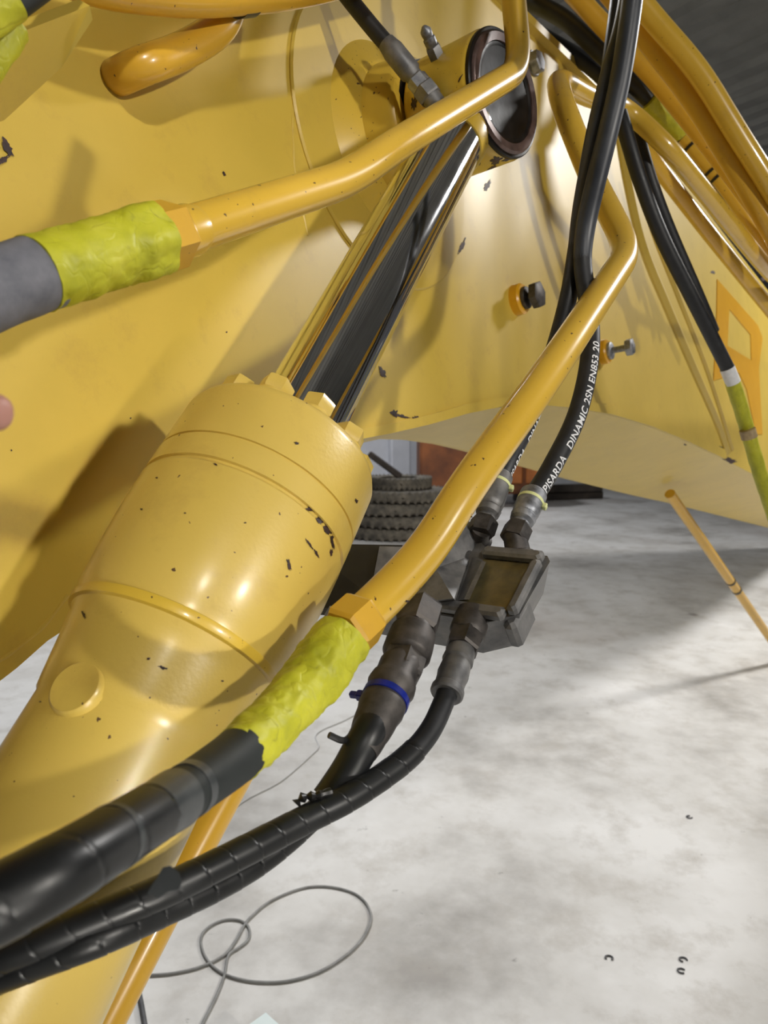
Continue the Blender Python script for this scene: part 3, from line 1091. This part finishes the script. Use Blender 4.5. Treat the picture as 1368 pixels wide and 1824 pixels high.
for tt, pp_, m1 in ((tR, RP, 'zinc'), (tL, LP, 'dark_steel')):
    a = (pp_[2] - pp_[0]).normalized()
    ln = (pp_[2] - pp_[0]).length
    nut = hexnut_on('swivel_hex', tt, pp_[0] - a * .006, a, .022, .0165, 'dark_steel', .2)
    mk('hose_ferrule', lathe(pp_[0] + a * .014, a, [(0, .012), (.004, .0125), (.008, .0105), (.011, .014), (.018, .0152), (.021, .0135), (.024, .0152), (.028, .0158), (ln - .002, .0160), (ln, .0145)], 40), 'cast_grey' if tt is tL else 'zinc', tt, sharp=30)
    tie = mk('cable_tie', lathe(pp_[2] - a * .004, a, [(0, .0128), (.0004, .0162), (.0048, .0162), (.0052, .0128)], 40), 'tie_cream', tt, sharp=35)
    sd = RT - a * RT.dot(a)
    sd = (sd.normalized() - FW * .25).normalized()
    mk('tie_head', boxf(pp_[2] - a * .0015 + sd * .0150, (sd, a, sd.cross(a)), (0, -.0035, -.0035), (.006, .004, .0035), .001), 'tie_cream', tie, sharp=25)
# sleeve over the upper run of both hoses (glossy covers)
mk('hose_cover', sweep(resample(sub(spline(RP[2:], 10), .46, 1), .006), .0135, 24, lambda s, th, r: r - .0014 * max(0, 1 - s / .06)), 'rubber_sheen', tR)
mk('hose_cover', sweep(resample(sub(spline(LP[2:], 10), .46, 1), .006), .0135, 24, lambda s, th, r: r - .0014 * max(0, 1 - s / .06)), 'rubber_sheen', tL)


def text_on(parent, body, path, s0, size, r, phi, mat):
    cu = bpy.data.curves.new('print', 'FONT')
    cu.body = body
    cu.size = size
    cu.space_character = 1.05
    cu.offset = size * .018
    o = bpy.data.objects.new('print', cu)
    COL.objects.link(o)
    dg = bpy.context.evaluated_depsgraph_get()
    me = bpy.data.meshes.new_from_object(o.evaluated_get(dg))
    bpy.data.objects.remove(o, do_unlink=True)
    bm = bmesh.new()
    bm.from_mesh(me)
    for k in range(1, 12):
        bmesh.ops.bisect_plane(bm, geom=bm.verts[:] + bm.edges[:] + bm.faces[:], plane_co=(0, size * (-.25 + k * .1), 0), plane_no=(0, 1, 0))
    bm.to_mesh(me)
    bm.free()
    q = resample(path, .002)
    fr = frames(q)
    vs = []
    for v in me.vertices:
        s = s0 + v.co.x * 1.08
        i = min(len(q) - 2, max(0, int(s / .002)))
        f = s / .002 - i
        p = q[i].lerp(q[i + 1], f)
        t_ = fr[i][0].lerp(fr[i + 1][0], f).normalized()
        toc = (CAM - p)
        toc = (toc - t_ * toc.dot(t_)).normalized()
        side = toc.cross(t_).normalized()
        if side.dot(RT) < 0:
            side = -side
        ang = phi - (v.co.y - size * .35) / r
        vs.append(p + (toc * math.cos(ang) + side * math.sin(ang)) * (r + .0004))
    fs = [tuple(pl.vertices) for pl in me.polygons]
    mk('printed_lettering', (vs, fs), mat, parent, sharp=0)


text_on(tR, 'PISARDA   DINAMIC 2SN EN853 20', spline(RP[2:], 10), .016, .0135, .0122, .62, 'print_white')
text_on(tL, 'PISARDA   DINAMIC 2SN EN853 20', spline(LP[2:], 10), .01, .0135, .0122, 1.25, 'print_white')

# ------------------------------------------------------------------ grease hose at the eye
GP = [P(560, -90, 1.10), P(610, -18, 1.10), P(660, 45, 1.10), P(704, 96, 1.10)]
t, _ = hose('grease_hose', 'thin black grease hose screwed into the side of the rod eye', spline(GP, 8), .0125, 'rubber')
a = (P(775, 182, 1.10) - P(700, 90, 1.10)).normalized()
q = P(697, 87, 1.10)
mk('hose_ferrule', lathe(q, a, [(-.012, .0135), (0, .0155), (.004, .0165), (.045, .0165), (.05, .013), (.058, .013)], 32), 'cast_grey', t, sharp=35)
hexnut_on('hose_nut', t, q + a * .056, a, .02, .0165, 'zinc', .5)
hexnut_on('hose_nut', t, q + a * .074, a, .02, .0195, 'cast_grey', .2)
mk('hose_stem', lathe(q + a * .09, a, [(0, .015), (.03, .014)], 24), 'cast_grey', t)

# ------------------------------------------------------------------ pipes at top right


def pipe(label, pts, r, mat, bend=.12, name='hydraulic_pipe', cat='pipe', group=None):
    path = fillet(pts, bend)
    return mk(name, sweep(resample(path, .02), r, 28), mat, label=label, cat=cat, group=group), path


pipe('outermost thick yellow pipe against the dark roof at top right', [P(1000, -150, 1.60), P(1120, -20, 1.62), P(1168, 38, 1.64), P(1245, 125, 1.66), P(1308, 230, 1.69), P(1368, 324, 1.72), P(1460, 480, 1.78)], .0245, 'pipe_paint')
pipe('yellow pipe second from the dark roof, hugging the outermost pipe', [P(1000, -115, 1.68), P(1110, 17, 1.70), P(1155, 74, 1.71), P(1232, 174, 1.72), P(1285, 259, 1.74), P(1340, 350, 1.76), P(1440, 530, 1.82)], .0235, 'deep_paint')
pipe('slim orange yellow pipe third from the dark roof', [P(930, -110, 1.80), P(1030, -2, 1.82), P(1085, 57, 1.84), P(1155, 126, 1.85), P(1206, 187, 1.86), P(1285, 286, 1.88), P(1400, 440, 1.92)], .0235, 'deep_paint')
t = thing('hydraulic_pipe', 'yellow pipe with black tie bands behind the neon green tape', 'pipe', P(1420, 520, 2.0))
path = fillet([P(1212, 236, 1.98), P(1290, 330, 1.98), P(1420, 520, 2.0)], .1)
mk('pipe_tube', sweep(resample(path, .02), .018, 24), 'pipe_paint', t)
for x0, y0 in ((1216, 240), (1229, 257), (1266, 301), (1276, 313)):
    q = P(x0, y0, 1.98)
    a = (P(x0 + 10, y0 + 12, 1.98) - q).normalized()
    mk('tie_band', lathe(q, a, [(0, .0182), (.0003, .0215), (.0075, .0215), (.008, .0182)], 24), 'tie_black', t)
pipe('black hose lying under the banded pipe at top right', [P(1225, 275, 2.06), P(1262, 320, 2.06), P(1330, 410, 2.06), P(1420, 530, 2.06)], .014, 'rubber', name='rubber_hose', cat='hose')

t, _ = hose('rubber_hose', 'black hose ending in neon green tape at top right', spline([P(880, -30, 1.9), P(945, 3, 1.9), P(1010, 38, 1.9), P(1085, 108, 1.92), P(1150, 170, 1.94), P(1185, 205, 1.96)], 8), .0225, 'rubber', step=.012)
tpath = resample(spline([P(1158, 178, 1.93), P(1186, 206, 1.95), P(1216, 239, 1.97)], 8), .006)
mk('tape_wrap', sweep(tpath, .0245, 32, crumple(9, .16, 30, 60)), 'neon_tape', t, sharp=60)
mk('rubber_hose', sweep(resample(spline([P(960, 62, 2.0), P(1000, 85, 2.0), P(1045, 112, 2.0), P(1085, 150, 2.0), P(1110, 200, 1.95)], 8), .012), .022, 20), 'rubber', label='short black hose arching just above the boom top flange', cat='hose')
mk('rubber_hose', sweep(resample(spline([P(1108, -60, 1.25), P(1100, 10, 1.25), P(1092, 70, 1.25), P(1084, 130, 1.25)], 8), .012), .0135, 20), 'rubber', label='short black hose half hidden behind the glossy twin hoses at top', cat='hose')

# hose with pale ring and neon tape at the right edge
t, _ = hose('rubber_hose', 'black hose ending in a pale ring and long neon yellow tape at right edge', spline(
    [P(1100, 190, 1.5), P(1114, 235, 1.5), P(1140, 320, 1.52), P(1178, 420, 1.56), P(1235, 535, 1.62), P(1298, 660, 1.70)], 8), .0155, 'rubber', step=.01)
mk('hose_ferrule', sweep(resample([P(1295, 655, 1.697), P(1306, 682, 1.71)], .01), .0165, 24), 'print_white', t)
tpath = resample(spline([P(1304, 678, 1.71), P(1325, 745, 1.75), P(1345, 815, 1.78), P(1372, 900, 1.82), P(1400, 980, 1.86)], 8), .008)
mk('tape_wrap', sweep(tpath, .0165, 28, crumple(12, .10, 30, 60)), 'neon_tape', t, sharp=60)
mk('tape_gap', sweep(resample([P(1331, 765, 1.745), P(1335, 780, 1.75)], .006), .0182, 24), 'scuff_metal', t)
mk('rubber_hose', sweep(resample(spline([P(1128, 195, 1.56), P(1136, 240, 1.56), P(1160, 325, 1.58), P(1192, 410, 1.62), P(1240, 520, 1.68), P(1270, 590, 1.74)], 8), .01), .0145, 20), 'rubber', label='second black hose lying close behind the hose with the pale ring', cat='hose')

# short yellow bar crossing near the top, behind the flange
pipe('slim yellow pipe running just below the boom top flange at right', [P(1075, 205, 1.9), P(1140, 255, 1.95), P(1250, 400, 2.1), P(1400, 585, 2.3)], .021, 'pipe_paint')

# ------------------------------------------------------------------ pipes at top left
t = thing('hydraulic_pipe', 'yellow pipe with a black clamp along the top edge at left', 'pipe', P(430, 8, .88))
path = fillet([P(20, -95, .66) - BD * 1.2, P(20, -95, .66), P(160, -30, .72), P(330, -6, .80), P(520, -14, .94), P(720, -65, 1.1)], .1)
mk('pipe_tube', sweep(resample(path, .012), .0215, 28), 'deep_paint', t)
q = P(432, -9, .876)
mk('pipe_clamp', lathe(q, P(470, -11, .903) - q, [(-.012, .0215), (-.012, .0235), (.012, .0235), (.012, .0215)], 32), 'rubber_sheen', t)
path = fillet([PL(200, 142, -.01), PL(248, 119, .045), P(325, 93, .86), P(405, 45, .90), P(420, -60, .93)], .08)
t = mk('hydraulic_pipe', sweep(resample(path, .01), .0198, 28), 'deep_paint', label='yellow elbow pipe curving upward below the clamped pipe at top left', cat='pipe')
# bracket arm and its tape at the left corner
t = thing('bracket_arm', 'yellow flat bracket arm with neon tape in the top left corner', 'bracket', P(20, 200, .6))
arm = [P(-60, 240, .56), P(-40, 130, .54), P(30, 60, .55), P(160, 10, .60), P(165, 35, .60), P(110, 120, .60), P(70, 140, .60), P(8, 214, .58)]
na = (arm[2] - arm[0]).cross(arm[5] - arm[0]).normalized()
if na.dot(FW) > 0:
    na = -na
mk('arm_plate', slab(arm, na, .012), 'plate_paint', t, sharp=20)
tpath = resample([P(-30, 125, .525), P(0, 82, .53), P(22, 48, .535)], .003)
mk('tape_wrap', sweep(tpath, .012, 32, crumple(21, .2)), 'neon_tape', t, sharp=60)
t2, _ = hose('hydraulic_hose', 'dark hose end with neon tape at the very top left corner', [P(-60, 60, .50) - BD * .7, P(-60, 60, .50), P(0, 18, .51), P(80, -40, .53), P(150, -140, .60)], .012, 'sleeve_black')
mk('tape_wrap', sweep(resample([P(-50, 45, .495), P(18, 0, .505)], .003), .0145, 32, crumple(23, .2)), 'neon_tape', t2, sharp=60)

# ------------------------------------------------------------------ tubes low down
pipe('yellow steel tube standing behind the black hoses at lower left', [P(520, 1195, .93), P(300, 1595, .75), P(110, 1960, .64)], .0205, 'deep_paint', name='steel_tube', cat='tube')
b0 = FL(1400, 1178)
t0 = far_pt(1206, 898, .30)
t = thing('support_pole', 'thin yellow pole slanting to the floor under the boom at right', 'pole', b0)
pth = resample([t0 + (t0 - b0).normalized() * .1, b0], .1)
mk('pole_tube', sweep(pth, .026, 20), 'deep_paint', t)
pa = (b0 - t0).normalized()
for f in (.42, .475):
    mk('pole_band', lathe(t0.lerp(b0, f), pa, [(-.008, .0262), (-.008, .0285), (.008, .0285), (.008, .0262)], 20), 'tie_black', t)

# ------------------------------------------------------------------ things on the floor


def cord(label, px, r, mat, name='power_cord', n=10):
    pts = [FL(x, y, r + .001) for x, y in px]
    path = resample(spline(pts, n), .012)
    return mk(name, sweep(path, r, 10), mat, label=label, cat='cord')


k = 2.28
lp = [(100, 545), (300, 540), (400, 530), (500, 505), (590, 460), (640, 400), (672, 340), (705, 300), (780, 240), (900, 190), (1000, 180), (1100, 200), (1160, 240), (1188, 300), (1168, 370), (1110, 440), (1020, 505),
      (930, 545), (820, 568), (700, 565), (600, 540), (540, 500), (503, 440), (500, 380), (540, 338), (600, 315), (660, 320), (692, 350), (690, 395), (650, 430), (608, 460), (592, 540), (560, 625), (500, 745), (450, 860)]
cord('grey cord looped on the pale floor below the black hoses', [(140 + x / k, 1500 + y / k) for x, y in lp], .0042, 'cord_grey')
cord('dark cord on the floor beside the lower end of the yellow tube', [(190, 1560), (222, 1670), (245, 1755), (262, 1850), (270, 1920)], .007, 'cord_dark')
cord('faint pale cord on the floor behind the neon taped hose', [(380, 1480), (430, 1430), (500, 1392), (555, 1345), (568, 1330), (562, 1312), (575, 1300), (610, 1285), (660, 1262), (720, 1250)], .003, 'cord_pale')

c = FL(476, 1800)
bx = thing('carton', 'pale white carton poking in at the bottom edge of the floor', 'carton', c - V((0, .22, 0)))
bz = (V((.72, -.69, 0)), V((.69, .72, 0)), WZ)
c0 = FL(474, 1800, .12)
c0.z = 0
mk('carton_body', boxf(c0, bz, (0, -.3, 0), (.34, 0, .115), .004), 'box_white', bx, sharp=25)
mk('carton_flap', boxf(c0, bz, (.004, -.296, .116), (.168, -.004, .1195)), 'box_white', bx, sharp=25)
mk('carton_flap', boxf(c0, bz, (.172, -.296, .116), (.336, -.004, .1195)), 'box_white', bx, sharp=25)

for i, (x, y, lab) in enumerate(((1085, 1706, 'small open steel ring on the floor, leftmost of the four'), (1217, 1709, 'small open steel ring, upper one of the close pair'), (1214, 1729, 'small open steel ring, lower one of the close pair'), (1228, 1455, 'small open steel ring farthest up the floor'))):
    c = FL(x, y, .003)
    pts = [c + V((math.cos(a_), math.sin(a_) * .85, 0)) * .011 for a_ in [math.radians(-60 + 30 * j + 40 * i) for j in range(10)]]
    mk('steel_ring', sweep(resample(spline(pts, 4), .002), .0025, 8), 'cord_dark', label=lab, cat='ring', group='small steel rings on the floor')


# ------------------------------------------------------------------ tyres and machine at the back
def tyre_prof(R, wd):
    return [(-wd * .42, R * .58), (-wd * .5, R * .66), (-wd * .52, R * .8), (-wd * .48, R * .92), (-wd * .40, R * .975), (-wd * .2, R), (0, R * 1.0), (wd * .2, R), (wd * .40, R * .975), (wd * .48, R * .92), (wd * .52, R * .8), (wd * .5, R * .66), (wd * .42, R * .58), (wd * .3, R * .60), (-wd * .3, R * .60)]


tb = FL(700, 957)
TW = .165
labs = ['worn tyre at the bottom of the stack', 'worn tyre second from the bottom of the stack', 'worn tyre in the middle of the stack', 'worn tyre second from the top of the stack', 'worn tyre on top of the stack']
for k in range(5):
    R = (.74, .74, .72, .66, .46)[k]
    o = tb + V(((-.02, .06, .0, .10, .09)[k], .3, TW * (k + .5) + .004))
    tilt = 0.0
    axd = V((tilt, 0, 1)).normalized()
    tt = thing('tyre', labs[k] + ' by the back wall', 'tyre', o - V((0, 0, TW * .5)), 'stacked tyres at the back')
    mk('tyre_casing', lathe(o, axd, tyre_prof(R, TW * .92), 56, close=True), 'tyre_rubber', tt, sharp=50)
    lug = []
    a_, u_, v_ = perp(axd)
    for j in range(40):
        th = 2 * math.pi * j / 40
        rd = u_ * math.cos(th) + v_ * math.sin(th)
        tg = a_.cross(rd)
        for sgn in (-1, 1):
            ax_ = (rd, (tg * math.cos(.5 * sgn) + a_ * math.sin(.5 * sgn)), a_ * math.cos(.5 * sgn) - tg * math.sin(.5 * sgn))
            lug.append(boxf(o + rd * R * .985 + a_ * sgn * TW * .2 + tg * (R * .035 if sgn > 0 else 0), ax_, (-.02, -.024, -.045), (.010, .024, .045)))
    mk('tread_lugs', join(*lug), 'tyre_rubber', tt, sharp=0, kind='stuff')
q = tb + V((.0, .1, TW * 5 + .10))
mk('steel_offcut', join(boxf(q + V((-.12, 0, .02)), (V((.75, 0, -.55)).normalized(), WY, V((.55, 0, .75)).normalized()), (-.3, -.06, 0), (.25, .06, .09), .015)), 'dark_timber', label='dark steel offcut lying on the top tyre', cat='offcut')

# rust brown machine with dark timbers beyond the boom
mc = FL(900, 908)
mach = thing('rusty_machine', 'rust brown machine body standing on the floor behind the valve block', 'machine', mc)
mk('machine_body', boxf(V((mc.x, mc.y, 0)), (WX, WY, WZ), (-1.55, .2, .25), (-.35, 1.6, 1.9), .04), 'rust_brown', mach)
mk('machine_bonnet', boxf(V((mc.x, mc.y, 0)), (WX, WY, WZ), (-.33, .3, .25), (.9, 1.5, 1.25), .08), 'rust_brown', mach)
mk('machine_panel', boxf(V((mc.x, mc.y, 0)), (WX, WY, WZ), (-.25, .24, .45), (.35, .3, .95), .02), 'rust_orange', mach)
mk('machine_panel', boxf(V((mc.x, mc.y, 0)), (WX, WY, WZ), (.42, .24, .45), (.82, .3, .95), .02), 'rust_orange', mach)
for dx in (-1.2, .55):
    mk('machine_skid', boxf(V((mc.x + dx, mc.y, 0)), (WX, WY, WZ), (-.14, .1, 0), (.14, 1.6, .26), .02), 'dark_timber', mach)
q = FL(1000, 893)
for i, (dx, dz, ln, lab) in enumerate(((0, 0, 1.6, 'dark timber beam lying on the far floor, lower one'), (.25, .16, 1.3, 'dark timber beam resting on the lower beam'))):
    mk('timber_beam', boxf(V((q.x + dx, q.y + .3, dz)), (V((.96, .28, 0)), V((-.28, .96, 0)), WZ), (-.6, -.1, .001), (ln - .6, .1, .155), .015), 'dark_timber', label=lab, cat='beam', group='timber beams at the back')

# ------------------------------------------------------------------ hand at the left edge
hand_root = P(-360, 800, .34)


def chain_mesh():
    vs, es, rs = [], [], []

    def add(p, r, prev=None):
        vs.append(p)
        rs.append(r)
        if prev is not None:
            es.append((prev, len(vs) - 1))
        return len(vs) - 1
    wr = add(P(-480, 862, .36), .024)
    el = add(CAM + D(-.335, .04, .30), .027, wr)
    el = add(CAM + D(-.35, .10, .22), .033, el)
    add(CAM + D(-.36, .19, .12), .039, el)
    pm = add(P(-400, 835, .355), .024, wr)
    # index finger points to the right, its tip just in the frame
    k1 = add(P(-300, 770, .340), .0125, pm)
    f = add(P(-195, 738, .325), .0100, k1)
    f = add(P(-95, 726, .312), .0092, f)
    f = add(P(-14, 734, .302), .0089, f)
    add(P(11, 738, .30), .0078, f)
    for (x, y, r, ln) in ((-292, 808, .0122, 1.0), (-302, 845, .0116, .92), (-322, 880, .0102, .75)):
        f = add(P(x, y, .350), r, pm)
        f = add(P(x + 120 * ln, y + 8, .340), r * .86, f)
        f = add(P(x + 128 * ln, y + 34, .372), r * .8, f)
        add(P(x + 60 * ln, y + 38, .388), r * .72, f)
    f = add(P(-425, 775, .340), .0150, wr)
    f = add(P(-345, 712, .325), .0118, f)
    add(P(-262, 692, .318), .0098, f)
    return vs, es, rs


hv, he, hr = chain_mesh()
me = bpy.data.meshes.new('person_hand')
org = min(hv, key=lambda p: p.z)
me.from_pydata([v - org for v in hv], he, [])
ho = bpy.data.objects.new('person_hand', me)
COL.objects.link(ho)
ho.location = org
md = ho.modifiers.new('skin', 'SKIN')
for i, r in enumerate(hr):
    me.skin_vertices[0].data[i].radius = (r, r)
me.skin_vertices[0].data[0].use_root = True
md.use_smooth_shade = True
ho.modifiers.new('sub', 'SUBSURF').levels = 2
ho.modifiers['sub'].render_levels = 2
me.materials.append(MATS['skin'])
tag(ho, 'fingertip of a hand reaching in at the left edge', 'hand')
sl = [CAM + D(-.347, .085, .24), CAM + D(-.352, .12, .19), CAM + D(-.36, .19, .12), CAM + D(-.345, .27, .04), CAM + D(-.31, .34, -.06)]
mk('shirt_sleeve', sweep(resample(spline(sl, 8), .008), .046, 32, lambda s, th, r: r * (1 + .04 * noise.noise(V((math.cos(th) * 2, math.sin(th) * 2, s * 25)))) + .05 * s), 'cord_dark', ho, sharp=60)
